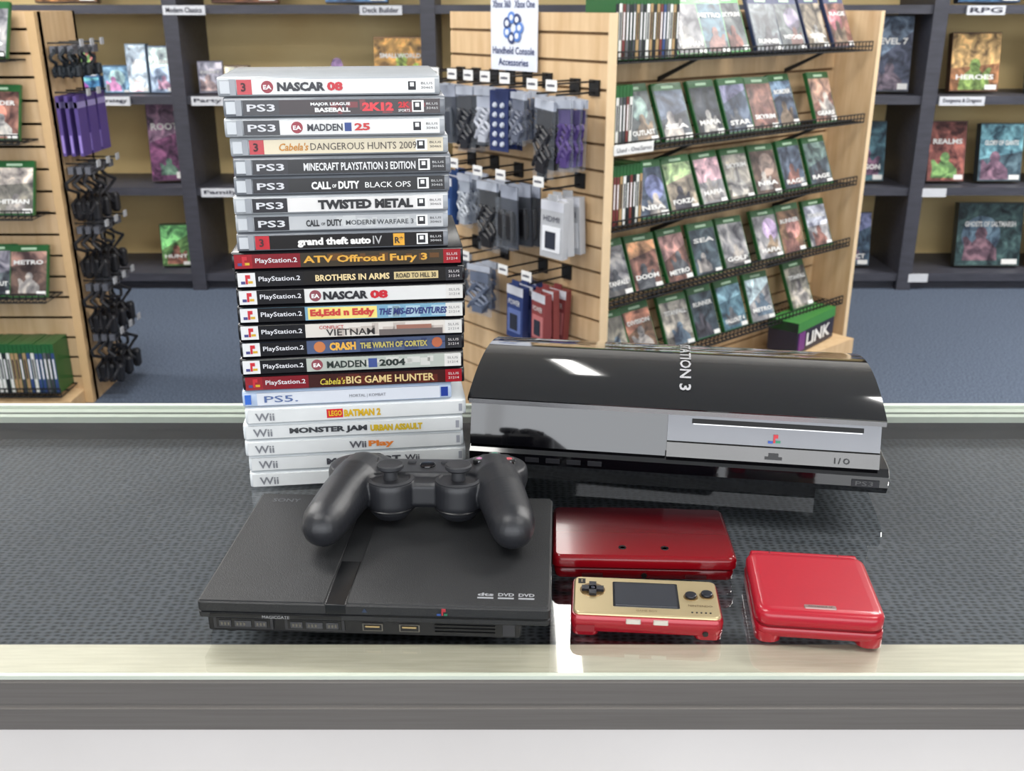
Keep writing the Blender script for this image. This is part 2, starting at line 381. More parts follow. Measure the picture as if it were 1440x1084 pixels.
bl = C(52, 66, 110, .5)
b.text("Xbox 360   Xbox One", .108, .182, .022, bl, w=.195, e=.002, bold=.015, align='c')
b.text("Handheld Console", .108, .048, .022, bl, w=.195, e=.002, bold=.015, align='c'); b.text("Accessories", .108, .014, .022, bl, w=.14, e=.002, bold=.015, align='c')
for i in range(7):
    a = 2*math.pi*i/7; 
    b.M = frame((-.022, .50, 1.2), R(-90)) @ Matrix.Translation((.108+.03*math.cos(a), -.003, .125+.030*math.sin(a)))
    b.lathe((0, 0, 0), [(.018, 0), (.016, .001)], bl if i % 2 else C(90, 130, 200), 14, 'y'); b.lathe((0, -.001, 0), [(.009, 0), (.008, .001)], C(220, 225, 235), 10, 'y')
b.build("paper_signs", G, smooth=0)
# hanging accessories on end panel
b = MB()
def hook(s, z, out=.16):
    b.tube((-.008, s, z), (-out, s, z), .0035, WIRE); b.tube((-.008, s, z+.03), (-out-.02, s, z+.03), .003, WIRE); b.box((-.014, s-.02, z-.01), (-.007, s+.02, z+.035), WIRE)
    b.M = frame((-out-.02, s+.022, z+.012), R(-90)); b.box((0, 0, 0), (.044, .002, .03), WHITE); b.box((.006, -.001, .012), (.036, 0, .018), C(90, 90, 100)); b.M = Matrix.Identity(4)
def pack(s, z, w, h, col, out=.13, kind=0):
    for k in range(3):
        o = out-.035*k
        b.M = frame((-o, s+w/2+random.uniform(-.006, .006), z-h), R(-90)+random.uniform(-.2, .2), 0, random.uniform(-.06, .06))
        if kind == 0:
            b.box((0, 0, 0), (w, .008, h), FILM); b.box((0, -.001, h*.88), (w, .009, h), C(180, 186, 198)); b.box((w*.1, .002, h*.66), (w*.9, .004, h*.86), C(*col))
            for q in range(5):
                cx = w*(.22+.14*q); pts = [(cx+w*.2*math.sin(j*1.25+q*1.7), -.004-.003*math.cos(j), h*(.66-.06*j)) for j in range(10)]
                b.path(pts, .0055, C(*col))
            b.box((w*.25, -.008, h*.06), (w*.7, .008, h*.28), C(*col))
        elif kind == 3:
            b.box((0, 0, 0), (w, .003, h), C(*col))
            for q in range(5): b.lathe((w*.3, -.001, h*(.12+.16*q)), [(.009, 0), (.006, .006)], C(190, 196, 206), 10, 'y'); b.lathe((w*.7, -.001, h*(.12+.16*q)), [(.009, 0), (.006, .006)], C(190, 196, 206), 10, 'y')
        elif kind == 4:
            b.box((0, 0, 0), (w, .003, h), C(46, 50, 60)); b.box((0, -.02, 0), (w, 0, h*.8), FILM); b.box((0, -.001, h*.8), (w, .004, h), C(150, 156, 170))
            for q in (.25, .75): b.rbox(w*q, -.012, w*.34, .02, .008, [(h*.12, .004), (h*.2, 0), (h*.55, 0), (h*.62, .004)], C(*col))
            b.box((w*.25, -.018, h*.36), (w*.75, -.006, h*.56), C(*col))
        else:
            b.box((0, 0, 0), (w, .026, h*.9), C(*col)); b.box((w*.1, -.002, h*.1), (w*.9, 0, h*.5), C(min(255, col[0]+50), min(255, col[1]+50), min(255, col[2]+50))); b.box((w*.3, 0, h*.9), (w*.7, .004, h), C(*col))
            b.box((0, -.001, h*.75), (w, 0, h*.9), C(200, 202, 210)); b.box((w*.25, -.004, h*.15), (w*.7, -.002, h*.42), C(40, 44, 56))
            b.text("POWER" if kind == 1 else "HDMI", w/2, h*.58, h*.09, WHITE if sum(col) < 450 else dk, w=w*.7, e=.003, align='c')
    b.M = Matrix.Identity(4)
for s, z, w, h, col, kd in [(.671, 1.15, .08, .18, (60, 120, 100), 0), (.59, 1.15, .08, .18, (50, 56, 66), 4), (.50, 1.15, .08, .2, (28, 30, 38), 0), (.42, 1.15, .07, .17, (170, 174, 184), 0), (.34, 1.15, .08, .18, (30, 44, 90), 3), (.25, 1.15, .07, .15, (90, 96, 112), 0), (.13, 1.14, .10, .22, (26, 26, 32), 0), (.05, 1.14, .05, .2, (70, 52, 110), 0),
        (.62, .88, .12, .17, (30, 60, 110), 1), (.5, .88, .08, .17, (160, 166, 174), 0), (.38, .87, .11, .22, (28, 28, 32), 0), (.27, .87, .1, .19, (28, 28, 32), 4), (.10, .87, .09, .19, (176, 178, 182), 2),
        (.6, .60, .09, .16, (100, 108, 120), 0), (.45, .59, .10, .17, (90, 100, 120), 0), (.26, .58, .08, .19, (44, 60, 110), 1), (.15, .58, .07, .18, (130, 60, 60), 1)]:
    hook(s, z+.015); pack(s, z, w, h, col, kind=kd)
b.build("hanging_accessory_packs", G, smooth=0)
b = MB()
b.M = frame((.98, -.06, .165), R(8))
b.box((0, 0, 0), (.31, .12, .12), C(38, 36, 52)); b.box((0, -.002, .085), (.31, .122, .122), C(60, 130, 60)); b.text("LINK", .17, .02, .05, WHITE, w=.2, e=.004, bold=.03, align='c')
b.box((.01, -.003, .01), (.06, 0, .08), C(110, 50, 120)); b.M = Matrix.Identity(4)
b.box((.96, -.08, .0), (1.34, .03, .16), WOOD)
b.build("accessory_box", G, smooth=0)

# ------------------------------------------------------------------ left gondola
L = empty("slatwall_gondola", (-1.56, 3.56, 0), 0)
b = MB()
b.box((-1.3, 0, 0), (0, .02, 1.37), WOOD); slat(b, -1.3, -.002, 1.37, 0)
b.box((-.02, .0, 0), (0, .30, 1.37), WOOD); b.box((-.03, -.03, 0), (0, -.008, 1.37), C(206, 172, 126, .5)); b.box((-1.3, -.15, 0), (-.03, 0, .05), WOOD)
b.box((-1.3, .28, 0), (0, .30, 1.37), WOOD)
b.build("wood_panels", L, smooth=0)
b = MB(); lr = [1.22, .96, .71, .42, .07]
for z in lr: rack(b, -1.28, -.06, -.01, -.15, z)
b.build("wire_racks", L, smooth=0)
b = MB()
for z in lr[:4]: cover_row(b, [-1.2, -1.05, -.9, -.75, -.6, -.45, -.31, -.2 if z != .96 else -.21], -.12, z+.005)
cover_row(b, [-1.0, -.85, -.7, -.52], -.12, lr[4]+.005); spines(b, -.36, -.07, -.13, lr[4]+.005)
b.build("shelved_game_cases", L, smooth=0)
b = MB()
for zi, (z, col) in enumerate([(1.27, (34, 40, 46)), (1.11, (80, 62, 128)), (.87, (30, 30, 34)), (.66, (28, 28, 32)), (.45, (30, 30, 35)), (.26, (30, 32, 38))]):
    for yi in range(3):
        y = .04+.09*yi
        b.tube((0, y, z), (.115, y, z), .003, WIRE)
        for k in range(3):
            x = .012+.03*k
            if zi == 1:
                b.box((x, y-.036, z-.21), (x+.012, y+.036, z-.01), C(*col)); b.box((x+.002, y-.037, z-.20), (x+.010, y-.036, z-.14), C(150, 130, 200))
                b.box((x-.001, y-.036, z-.05), (x+.013, y+.036, z-.03), C(150, 140, 190))
            else:
                r_ = .012 if zi else .005; hz = 1 if zi else .55
                pts = [(x+.012+r_*math.sin(q*1.9+k), y-.03+r_*3*math.cos(q*1.3+yi), z-.02-.02*hz*q) for q in range(9)]
                b.path(pts, .006, C(*col)); b.box((x, y-.02, z-.035), (x+.018, y+.02, z-.01), C(96, 98, 106))
                b.rbox(x+.014, y, .030, .032, .01, [(z-.2*hz, .006), (z-.19*hz, 0), (z-.14*hz, 0), (z-.13*hz, .006)], C(*col))
        b.box((.113, y-.014, z-.01), (.117, y+.014, z+.013), C(170, 172, 176))
b.build("hanging_cable_packs", L, smooth=0)

# ------------------------------------------------------------------ counter
K = empty("glass_display_counter", (0, 0, 0))
GY0, GY1 = .537, .998
b = MB(); b.add([(-1.4, GY0, .9995), (1.4, GY0, .9995), (1.4, GY1, .9995), (-1.4, GY1, .9995)], [(0, 1, 2, 3)], GLASS); b.build("glass_top", K, smooth=0)
b = MB()
b.box((-1.4, GY0+.001, .975), (1.4, GY0+.033, .9975), ALUL)
b.box((-1.4, GY1-.030, .990), (1.4, GY1-.001, .9965), C(196, 202, 190, .35))
b.box((-1.4, GY1-.022, .9965), (1.4, GY1-.018, .9970), C(90, 96, 90, .35))
b.box((-1.4, GY1-.006, .9965), (1.4, GY1, .9998), C(214, 220, 208, .3)); 
b.build("frame_rails", K, smooth=0)
b = MB()
prof = [(0, .958), (0, .974), (.0015, .9755), (.0015, .9765), (0, .978), (0, .994), (.002, .9965), (.012, .9965), (.012, .958)]
b.prism([(GY0-.003+y, z) for y, z in prof][::-1], -1.4, 1.4, ALU)
b.box((-1.4, GY0-.003, .9965), (1.4, GY0+.0005, .9993), C(192, 198, 184, .2))
b.build("front_rail", K, smooth=0)
b = MB()
b.box((-1.4, GY0+.004, 0), (1.4, GY0+.016, .958), WHITEP); b.box((-1.4, GY1-.016, 0), (1.4, GY1-.004, .990), WHITEP)
b.box((-1.4, GY0+.016, 0), (-1.38, GY1-.016, .975), WHITEP); b.box((1.38, GY0+.016, 0), (1.4, GY1-.016, .975), WHITEP)
b.box((-1.38, GY0+.016, .945), (1.38, GY1-.018, .970), MAT_DECK)
b.box((-1.38, GY1-.026, .970), (1.38, GY1-.018, .990), C(52, 54, 60, .9))
b.build("cabinet", K, smooth=0)

# ------------------------------------------------------------------ game stack
ST = empty("video_game_case_stack", (0, 0, 0))
xs = [-.2225, -.2188, -.2193, -.2170, -.2152, -.2166, -.2181, -.2185, -.2187, -.2243, -.2228, -.223, -.2235, -.2243, -.2244, -.2254, -.225, -.2269, -.2255, -.2287, -.2281, -.2266, -.2267]
W_, K_, Rr = (240, 240, 238), (24, 24, 28), (188, 24, 40)
games = [
 ('a', (222, 222, 220), Rr, [("NASCAR", .20, .44, .62, (30, 30, 40), .055, .2), ("08", .45, .53, .62, Rr, .055, .2)], None),
 ('a', (40, 24, 28), K_, [("MAJOR LEAGUE", .34, .54, .26, W_, .03, .56), ("BASEBALL", .36, .54, .3, W_, .04, .16), ("2K12", .60, .76, .6, (214, 50, 60), .06, .2)], (110, 26, 34)),
 ('a', (218, 218, 216), K_, [("MADDEN", .32, .50, .5, (50, 50, 58), .03, .24), ("25", .56, .64, .52, (190, 40, 40), .04, .24)], None),
 ('a', (218, 206, 178), Rr, [("Cabela's", .15, .30, .55, (190, 126, 34), .02, .22), ("DANGEROUS HUNTS 2009", .31, .86, .5, (70, 60, 54), 0, .24)], None),
 ('a', (24, 24, 28), K_, [("MINECRAFT PLAYSTATION 3 EDITION", .26, .84, .56, (225, 225, 225), .02, .2)], None),
 ('a', (34, 34, 36), K_, [("CALL", .30, .40, .56, W_, .04, .2), ("OF", .408, .43, .25, W_, .02, .3), ("DUTY", .44, .55, .56, W_, .04, .2), ("BLACK OPS", .58, .82, .40, W_, .0, .26)], None),
 ('a', (220, 218, 216), K_, [("TWISTED METAL", .34, .84, .7, (20, 20, 24), .06, .14)], None),
 ('a', (186, 188, 190), K_, [("CALL", .27, .34, .5, (30, 32, 36), .04, .22), ("OF", .35, .37, .2, (30, 32, 36), .02, .3), ("DUTY", .38, .46, .5, (30, 32, 36), .04, .22), ("MODERN WARFARE 3", .48, .84, .36, (60, 64, 68), 0.01, .28)], (200, 202, 202)),
 ('a', (22, 20, 22), Rr, [("grand theft auto", .22, .61, .72, (226, 224, 220), .05, .08), ("IV", .62, .67, .62, (170, 170, 170), .01, .2)], None),
 ('b', (58, 50, 38), (150, 30, 40), [("ATV Offroad Fury 3", .30, .85, .66, (214, 160, 56), .03, .14)], (96, 66, 38)),
 ('b', (26, 24, 24), K_, [("BROTHERS IN ARMS", .34, .67, .46, (222, 200, 150), .03, .26), ("ROAD TO HILL 30", .70, .88, .36, (40, 36, 30), .02, .30)], None),
 ('b', (214, 214, 212), K_, [("NASCAR", .37, .57, .62, (30, 30, 36), .055, .18), ("08", .58, .66, .62, Rr, .055, .18)], None),
 ('b', (118, 160, 184), K_, [("Ed,Edd n Eddy", .31, .60, .66, (190, 60, 54), .06, .16), ("THE MIS-EDVENTURES", .62, .93, .5, (40, 50, 110), .04, .25)], (164, 192, 206)),
 ('b', (210, 204, 196), K_, [("CONFLICT", .35, .46, .26, (170, 40, 40), .01, .62), ("VIETNAM", .38, .60, .5, (40, 36, 36), .01, .1)], (186, 176, 168)),
 ('b', (78, 90, 120), K_, [("CRASH", .39, .51, .62, (224, 170, 70), .05, .2), ("THE WRATH OF CORTEX", .53, .84, .46, (190, 176, 96), .04, .26)], (60, 70, 104)),
 ('b', (172, 178, 170), K_, [("MADDEN", .38, .56, .54, (34, 44, 40), .03, .22), ("2004", .62, .74, .54, (34, 44, 40), .04, .22)], (198, 198, 192)),
 ('b', (60, 28, 26), (142, 28, 38), [("Cabela's", .34, .455, .5, (210, 190, 70), .01, .2), ("BIG GAME HUNTER", .46, .87, .58, (214, 188, 130), .02, .2)], (90, 40, 32)),
 ('p5', (206, 210, 218), K_, [("MORTAL | KOMBAT", .50, .70, .32, (110, 112, 120), 0, .3)], None),
 ('w', (212, 214, 214), K_, [("LEGO", .37, .43, .45, (220, 180, 40), .03, .3), ("BATMAN 2", .44, .61, .58, (206, 166, 34), .05, .2)], None),
 ('w', (212, 214, 214), K_, [("MONSTER JAM", .20, .56, .58, (60, 62, 66), .05, .2), ("URBAN ASSAULT", .575, .82, .54, (196, 166, 36), .06, .22)], None),
 ('w', (212, 214, 214), K_, [("Wii", .47, .55, .55, (90, 90, 96), .03, .22), ("Play", .56, .68, .62, (214, 122, 50), .04, .14)], None),
 ('w', (212, 214, 214), K_, [("MARIOKART", .35, .70, .54, (70, 70, 76), .05, .22), ("Wii", .72, .79, .5, (80, 80, 86), .02, .25)], None),
 ('w', (212, 214, 214), K_, [("RESORT", .38, .60, .55, Rr, .05, .25)], None),
]
TH = .0149; N = len(games)
for i, (pf, bg, blk, txts, second) in enumerate(games):
    W = {'a': .168, 'b': .1855, 'p5': .176, 'w': .187}[pf]
    D = .135
    dark = sum(bg) < 300
    if pf == 'a': body = C(164, 168, 172, .18, var=.1) if not dark else C(118, 122, 128, .18, var=.1)
    elif pf == 'b': body = C(20, 20, 24, .25)
    elif pf == 'p5': body = C(172, 188, 212, .15)
    else: body = C(206, 210, 212, .25)
    b = MB(); t = TH-.0005
    prof = [(0.0028, 0), (D, 0), (D, t), (.0028, t), (.0010, t-.001), (0, t-.0032), (0, .0032), (.0010, .001)]
    b.prism(prof, 0, W, body, ch=.0012)
    if pf == 'a':
        b.box((.002, -.0007, t/2-.0045), (.009, 0, t/2+.0045), C(192, 196, 200, .2)) 
        b.box((.009, -.0004, t/2-.0058), (.0135, 0, t/2+.0058), C(146, 150, 156, .2)) 
        lx0, lx1, lz0, lz1 = .0145, W-.004, .0018, t-.0018
    elif pf == 'p5': lx0, lx1, lz0, lz1 = .012, W-.010, .0018, t-.0018
    else: lx0, lx1, lz0, lz1 = .0022, W-.0022, .0015, t-.0015
    e = .0005; lw = lx1-lx0; lh = lz1-lz0
    gl = .18
    b.box((lx0, -e, lz0), (lx1, 0.002, lz1), C(*bg, gl))
    if second:
        for q in range(9):
            u0 = .42+.055*q+random.uniform(-.02, .02); 
            b.box((lx0+lw*u0, -e-.0001, lz0+lh*random.uniform(0, .5)), (lx0+lw*(u0+random.uniform(.02, .07)), 0, lz1-lh*random.uniform(0, .4)), C(*second, gl))
    if pf == 'a':
        if blk == Rr:
            b.box((lx0, -e-.0002, lz0), (lx0+.011, 0, lz1), C(184, 44, 54, gl)); b.text("3", lx0+.003, lz0+lh*.2, lh*.6, C(60, 10, 20), e=e+.0005, bold=.03)
            if i == 0: b.lathe((lx0+.0225, -e, (lz0+lz1)/2), [(.0046, 0), (.0044, .0002)], C(150, 60, 70), 18, 'y'); b.text("EA", lx0+.0195, lz0+lh*.34, lh*.3, C(*W_), w=.0062, e=e+.0005, bold=.03)
        else:
            b.box((lx0, -e-.0002, lz0), (lx0+.027, 0, lz1), C(38, 38, 44, gl)); b.text("PS3", lx0+.003, lz0+lh*.24, lh*.5, C(206, 206, 210), w=.021, e=e+.0005, bold=.02)
        if i == 2:
            b.lathe((lx0+.040, -e, (lz0+lz1)/2), [(.0045, 0), (.0043, .0002)], C(150, 60, 70), 18, 'y'); b.text("EA", lx0+.037, lz0+lh*.34, lh*.3, C(*W_), w=.0062, e=e+.0005, bold=.03)
            b.box((lx0+lw*.51, -e-.0002, lz0+lh*.2), (lx0+lw*.545, 0, lz0+lh*.8), C(50, 70, 130))
        if i == 8: b.box((lx0+lw*.73, -e-.0002, lz0+lh*.05), (lx0+lw*.79, 0, lz0+lh*.95), C(220, 160, 40)); b.text("R*", lx0+lw*.738, lz0+lh*.22, lh*.5, C(20, 20, 20), e=e+.0005, bold=.03)
        if i == 1: b.text("2K", lx0+lw*.785, lz0+lh*.4, lh*.42, C(200, 40, 50), w=lw*.06, e=e+.0005, bold=.05); b.text("SPORTS", lx0+lw*.785, lz0+lh*.12, lh*.18, C(*W_), w=lw*.06, e=e+.0005)
        b.box((lx1-.0215, -e-.0002, lz0+lh*.1), (lx1-.0125, 0, lz1-lh*.1), C(*W_, gl)); b.box((lx1-.0205, -e-.0003, lz0+lh*.2), (lx1-.0145, 0, lz1-lh*.2), C(24, 24, 30)); b.box((lx1-.0190, -e-.0004, lz0+lh*.45), (lx1-.016, 0, lz1-lh*.28), C(*W_))
        tc_ = C(50, 50, 54) if not dark else C(200, 200, 200)
        b.text("BLUS", lx1-.0105, lz0+lh*.58, lh*.16, tc_, w=.009, e=e+.0004); b.text("30465", lx1-.0105, lz0+lh*.28, lh*.16, tc_, w=.009, e=e+.0004)
    elif pf == 'b':
        b.box((lx0, -e-.0002, lz0), (lx0+.014, 0, lz1), C(220, 220, 220, gl) if blk == K_ else C(*blk, gl))
        cx = lx0+.007; cz = (lz0+lz1)/2
        b.box((cx-.0009, -e-.0004, cz-.0035), (cx+.0009, 0, cz+.004), C(*Rr)); b.box((cx-.0045, -e-.0004, cz-.0035), (cx-.0012, 0, cz-.0012), C(60, 60, 120)); b.box((cx+.0012, -e-.0004, cz-.0030), (cx+.0048, 0, cz-.001), C(200, 160, 30)); b.box((cx+.0009, -e-.0004, cz+.001), (cx+.003, 0, cz+.004), C(*Rr))
        b.box((lx0+.014, -e-.0002, lz0), (lx0+.052, 0, lz1), C(*(K_ if blk == K_ else (120, 26, 36)), gl))
        b.text("PlayStation.2", lx0+.0165, lz0+lh*.28, lh*.44, C(216, 216, 220), w=.033, e=e+.0005, bold=.01)
        b.box((lx1-.014, -e-.0002, lz0), (lx1, 0, lz1), C(212, 210, 206, gl) if blk == K_ and not dark else (C(150, 26, 36, gl) if blk != K_ else C(40, 40, 44, gl)))
        tc_ = C(90, 90, 94) if (blk == K_ and not dark) else C(206, 200, 200)
        b.text("SLUS", lx1-.0115, lz0+lh*.58, lh*.18, tc_, w=.009, e=e+.0004); b.text("21214", lx1-.0115, lz0+lh*.25, lh*.18, tc_, w=.009, e=e+.0004)
        if i == 10: b.box((lx0+lw*.69, -e-.0002, lz0+lh*.2), (lx0+lw*.89, 0, lz0+lh*.75), C(200, 180, 130))
        if i == 12: b.box((lx0+lw*.30, -e-.0002, lz0+lh*.06), (lx0+lw*.61, 0, lz0+lh*.94), C(228, 208, 116))
        if i == 15: b.box((lx0+lw*.57, -e-.0002, lz0+lh*.15), (lx0+lw*.61, 0, lz0+lh*.85), C(50, 70, 130))
        if i in (11, 15): b.lathe((lx0+lw*.335, -e, cz), [(.0048, 0), (.0046, .0002)], C(130, 60, 70), 18, 'y'); b.text("EA", lx0+lw*.335-.003, lz0+lh*.34, lh*.3, C(*W_), w=.0062, e=e+.0005, bold=.03)
        if i == 14: b.lathe((lx0+lw*.345, -e, cz), [(.0048, 0), (.0046, .0002)], C(190, 114, 64), 18, 'y'); b.lathe((lx0+lw*.885, -e, cz), [(.0045, 0), (.0043, .0002)], C(180, 96, 60), 18, 'y')
        if i == 13: b.box((lx0+lw*.62, -e-.0003, lz0), (lx0+lw*.91, 0, lz0+lh*.45), C(106, 98, 96, gl)); b.box((lx0+lw*.7, -e-.0003, lz0+lh*.45), (lx0+lw*.86, 0, lz0+lh*.75), C(150, 106, 92, gl))
    elif pf == 'p5':
        b.box((.002, -.0008, .003), (.007, 0, t-.003), C(40, 96, 190, .2)); b.box((W-.009, -.0008, .003), (W-.003, 0, t-.003), C(40, 60, 140, .2))
        b.text("PS5.", lx0+.006, lz0+lh*.22, lh*.55, C(80, 100, 146), w=.028, e=e+.0005, bold=.01)
    else:
        b.text("Wii", lx0+.006, lz0+lh*.16, lh*.62, C(120, 122, 128), w=.016, e=e+.0005, bold=.02)
        if i == 18: b.box((lx0+lw*.36, -e-.0001, lz0+lh*.15), (lx0+lw*.435, 0, lz0+lh*.85), C(200, 30, 40))
        b.box((lx1-.004, -e-.0002, lz0+lh*.2), (lx1-.0010, 0, lz1-lh*.2), C(150, 152, 160))
    for (tx, a0, a1, hf, col, bo, yf) in txts:
        b.text(tx, lx0+lw*a0, lz0+lh*yf, lh*hf, C(*col, .3), w=lw*(a1-a0), e=e+.0006, bold=bo, shear=.25 if tx in ("THE MIS-EDVENTURES", "Cabela's") else 0)
    z = 1.0005+TH*(N-1-i)
    yaw = R(7.2 + (random.uniform(-.8, .8)))
    b.build("case_%02d" % (i+1), ST, smooth=40, loc=(xs[i], .796+random.uniform(-.0015, .0015), z), rotz=yaw)

# ------------------------------------------------------------------ large arched console
PX = empty("arched_game_console", (-.038, .808, 1.0), R(-9))
W = .352
def topz(d): return .0925-1.9*(d-.092)**2
b = MB()
b.prism([(.018, 0), (.17, 0), (.17, .016), (.016, .016)], .03, W-.055, BLACKG)
b.prism([(.002, .016), (.240, .016), (.244, .030), (.240, .036), (.006, .036), (.0, .031), (-.001, .022)], 0, W, BLACKG, ch=.001)
b.prism([(.016, .036), (.236, .036), (.232, .050), (.10, .078), (.028, .075), (.022, .070)], .004, W-.012, BLACKG)
b.build("lower_body", PX, smooth=30)
b = MB(); ds = [.006+.236*k/40 for k in range(41)]
up_ = [(d, topz(d)) for d in ds]; dn = [(d, topz(d)-(.005 if d > .02 else .003)) for d in reversed(ds)]
b.prism(up_[::-1] + dn[::-1], -.001, W-.007, BLACKG)
def onshell(u, v): 
    d = .216-u; return (.178+v, d, topz(d)+.0006)
b.text("PLAYSTATION 3", 0, 0, .0100, C(200, 200, 204, .3, .5), w=.185, bold=.02, fn=onshell)
b.build("curved_top_shell", PX, smooth=30)
b = MB()
b.prism([(.0055, .0735), (.012, .0735), (.012, .0775), (.0058, .0775)][::-1], 0, W-.007, SILVER)
x0, x1 = .170, W-.009
CHR = C(112, 113, 116, .35, .6)
def face(z): return .0025+(z-.036)*.30
def slab(za, zb, o, xa, xb, mat): b.prism([(face(za)+o, za), (.034, za), (.034, zb), (face(zb)+o, zb)][::-1], xa, xb, mat)
slab(.0495, .0732, 0, x0, x1, CHR); slab(.0368, .0486, -.001, x0, x1, C(94, 93, 92, .25, .7)); slab(.0368, .0732, 0, .001, x0-.001, BLACKG)
slab(.0648, .0684, -.0006, x0+.02, x1-.014, C(4, 4, 5, .6)); slab(.0640, .0648, -.0009, x0+.021, x1-.015, C(190, 190, 190, .2, .5))
b.build("front_fascia", PX, smooth=30)
b = MB(); tl = math.atan(.30)
b.M = Matrix.Translation((x0+.088, face(.0555)-.0004, .0555)) @ Matrix.Rotation(-tl, 4, 'X')
b.box((-.0008, -.0006, -.003), (.0008, 0, .004), C(*Rr)); b.box((.0008, -.0006, .001), (.003, 0, .004), C(*Rr)); b.box((-.005, -.0006, -.0035), (-.0012, 0, -.0015), C(30, 70, 160)); b.box((.0012, -.0006, -.003), (.005, 0, -.001), C(30, 130, 90))
b.M = Matrix.Translation((0, face(.0395)-.0014, .0395)) @ Matrix.Rotation(-tl, 4, 'X')
b.box((x0+.081, -.0004, 0), (x0+.095, 0, .0025), C(20, 20, 22)); b.box((x0+.084, -.0004, .0025), (x0+.092, 0, .0055), C(20, 20, 22))
b.text("I / O", x1-.036, 0, .005, C(16, 16, 18), e=.0005, bold=.02)
b.M = Matrix.Identity(4)
for q in range(4): b.box((.05+.018*q, -.0014, .0245), (.062+.018*q, -.0005, .0285), C(30, 30, 34, .4))
b.box((W-.03, -.0015, .022), (W-.008, -.0005, .028), C(34, 34, 38, .4)); b.text("PS3", W-.027, .0232, .004, C(90, 90, 90), e=.0018, w=.014)
b.build("markings", PX, smooth=0)

# ------------------------------------------------------------------ slim console
P2 = empty("slim_game_console", (-.0875, .648, 1.0), R(-2.7))
w, d = .232, .158
b = MB()
b.rbox(-.008, .002, w-.022, d-.008, .003, [(.0015, .001), (.0025, 0), (.0155, 0)], BLACKS, n=2)
b.rbox(0, 0, w, d, .003, [(.0155, .0008), (.0163, 0), (.0195, 0), (.0200, .0012), (.0206, .0012), (.0211, 0), (.0270, 0), (.0278, .0012)], BLACKM, n=3)
b.build("body", P2, smooth=30)
b = MB()
b.box((-w/2+.0015, -d/2+.0015, .0272), (-.032, d/2-.002, .0285), BLACKM)
b.prism([(-d/2+.0015, .0272), (d/2-.002, .0272), (d/2-.002, .0292), (-d/2+.004, .0292), (-d/2+.0015, .0282)][::-1], -.0165, w/2-.0015, BLACKM, ch=.0006)
ST2 = C(14, 15, 17, .25)
b.box((-.0320, -d/2+.0005, .0270), (-.0165, d/2-.002, .0279), BLACKM)
b.box((-.0310, -d/2-.0003, .0212), (-.0175, -d/2+.055, .0282), ST2)
b.build("lid", P2, bevel=.0004, smooth=30)
b = MB(); g = C(150, 152, 156, .4); g2 = C(80, 82, 86, .4)
b.text("SONY", -w/2+.012, d/2-.016, .0055, g2, w=.022, plane='top', e=.0287, bold=.02)
for q, t_ in enumerate(("dts", "DVD", "DVD")): 
    b.text(t_, .068+.0135*q, -d/2+.013, .0038, g, w=.0105, plane='top', e=.0294, bold=.03); b.box((.068+.0135*q, -d/2+.0100, .0290), (.0785+.0135*q, -d/2+.0116, .0294), g)
b.M = Matrix.Translation((0, -d/2-.0001, 0))
for x0_, x1_ in ((-w/2+.008, -w/2+.05), (-w/2+.056, -w/2+.095)):
    b.box((x0_, -.0004, .0172), (x1_, .003, .0192), C(5, 5, 6)); 
b.M = Matrix.Translation((0, -d/2+.0055, 0))
for x0_ in (-w/2+.008, -w/2+.056):
    b.box((x0_, -.0006, .0045), (x0_+.040, .001, .0140), C(40, 40, 44, .35)); b.box((x0_+.002, -.001, .0055), (x0_+.038, 0, .0125), C(3, 3, 4))
    for q, (a, c_) in enumerate(((.004, .012), (.0145, .0255), (.028, .036))):
        b.box((x0_+a, -.0016, .0066), (x0_+c_, 0, .0112), C(60, 60, 64, .35))
        for k in range(3): b.box((x0_+a+.0013+.0023*k, -.0019, .0078), (x0_+a+.0024+.0023*k, 0, .010), C(110, 106, 96, .3, .5))
for x0_ in (-.008, .0165):
    b.box((x0_, -.0008, .0055), (x0_+.0135, .001, .0110), C(120, 116, 110, .3, .7)); b.box((x0_+.0008, -.0012, .0062), (x0_+.0127, 0, .0103), C(6, 6, 7)); b.box((x0_+.002, -.0018, .0088), (x0_+.0115, 0, .0098), C(170, 146, 100, .35))
for k in range(4): b.box((.040, -.0008, .0048+.0026*k), (.080, .001, .0061+.0026*k), C(3, 3, 4))
b.box((.085, -.0006, .004), (.093, .001, .0135), C(40, 40, 44))
b.M = Matrix.Translation((.046, -d/2, .0242)); b.box((-.0005, -.0006, -.002), (.0005, 0, .0028), C(160, 40, 50)); b.box((.0005, -.0006, .0008), (.0022, 0, .0028), C(160, 40, 50)); b.box((-.0036, -.0006, -.0022), (-.001, 0, -.0010), C(40, 70, 130)); b.box((.001, -.0006, -.002), (.0032, 0, -.0008), C(40, 110, 80))
b.M = Matrix.Translation((-.005, -d/2, .0242)); b.add([(-.0018, -.0004, -.0013), (.0018, -.0004, -.0013), (0, -.0004, .0018)], [(0, 1, 2)], C(36, 52, 78))
b.M = Matrix.Translation((0, -d/2, 0)); b.text("MAGICGATE", -w/2+.043, .0166, .0022, C(150, 150, 152), w=.018, e=.0008)
b.box((.0, -.0004, .0203), (w/2-.002, 0, .0208), C(3, 3, 4))
b.build("ports_and_markings", P2, smooth=0)
b = MB()
for sx in (-1, 1):
    for sy in (-1, 1): b.cyl((-.008+sx*.09, sy*.065, 0), .006, .002, BLACKS, 12)
b.build("rubber_feet", P2)

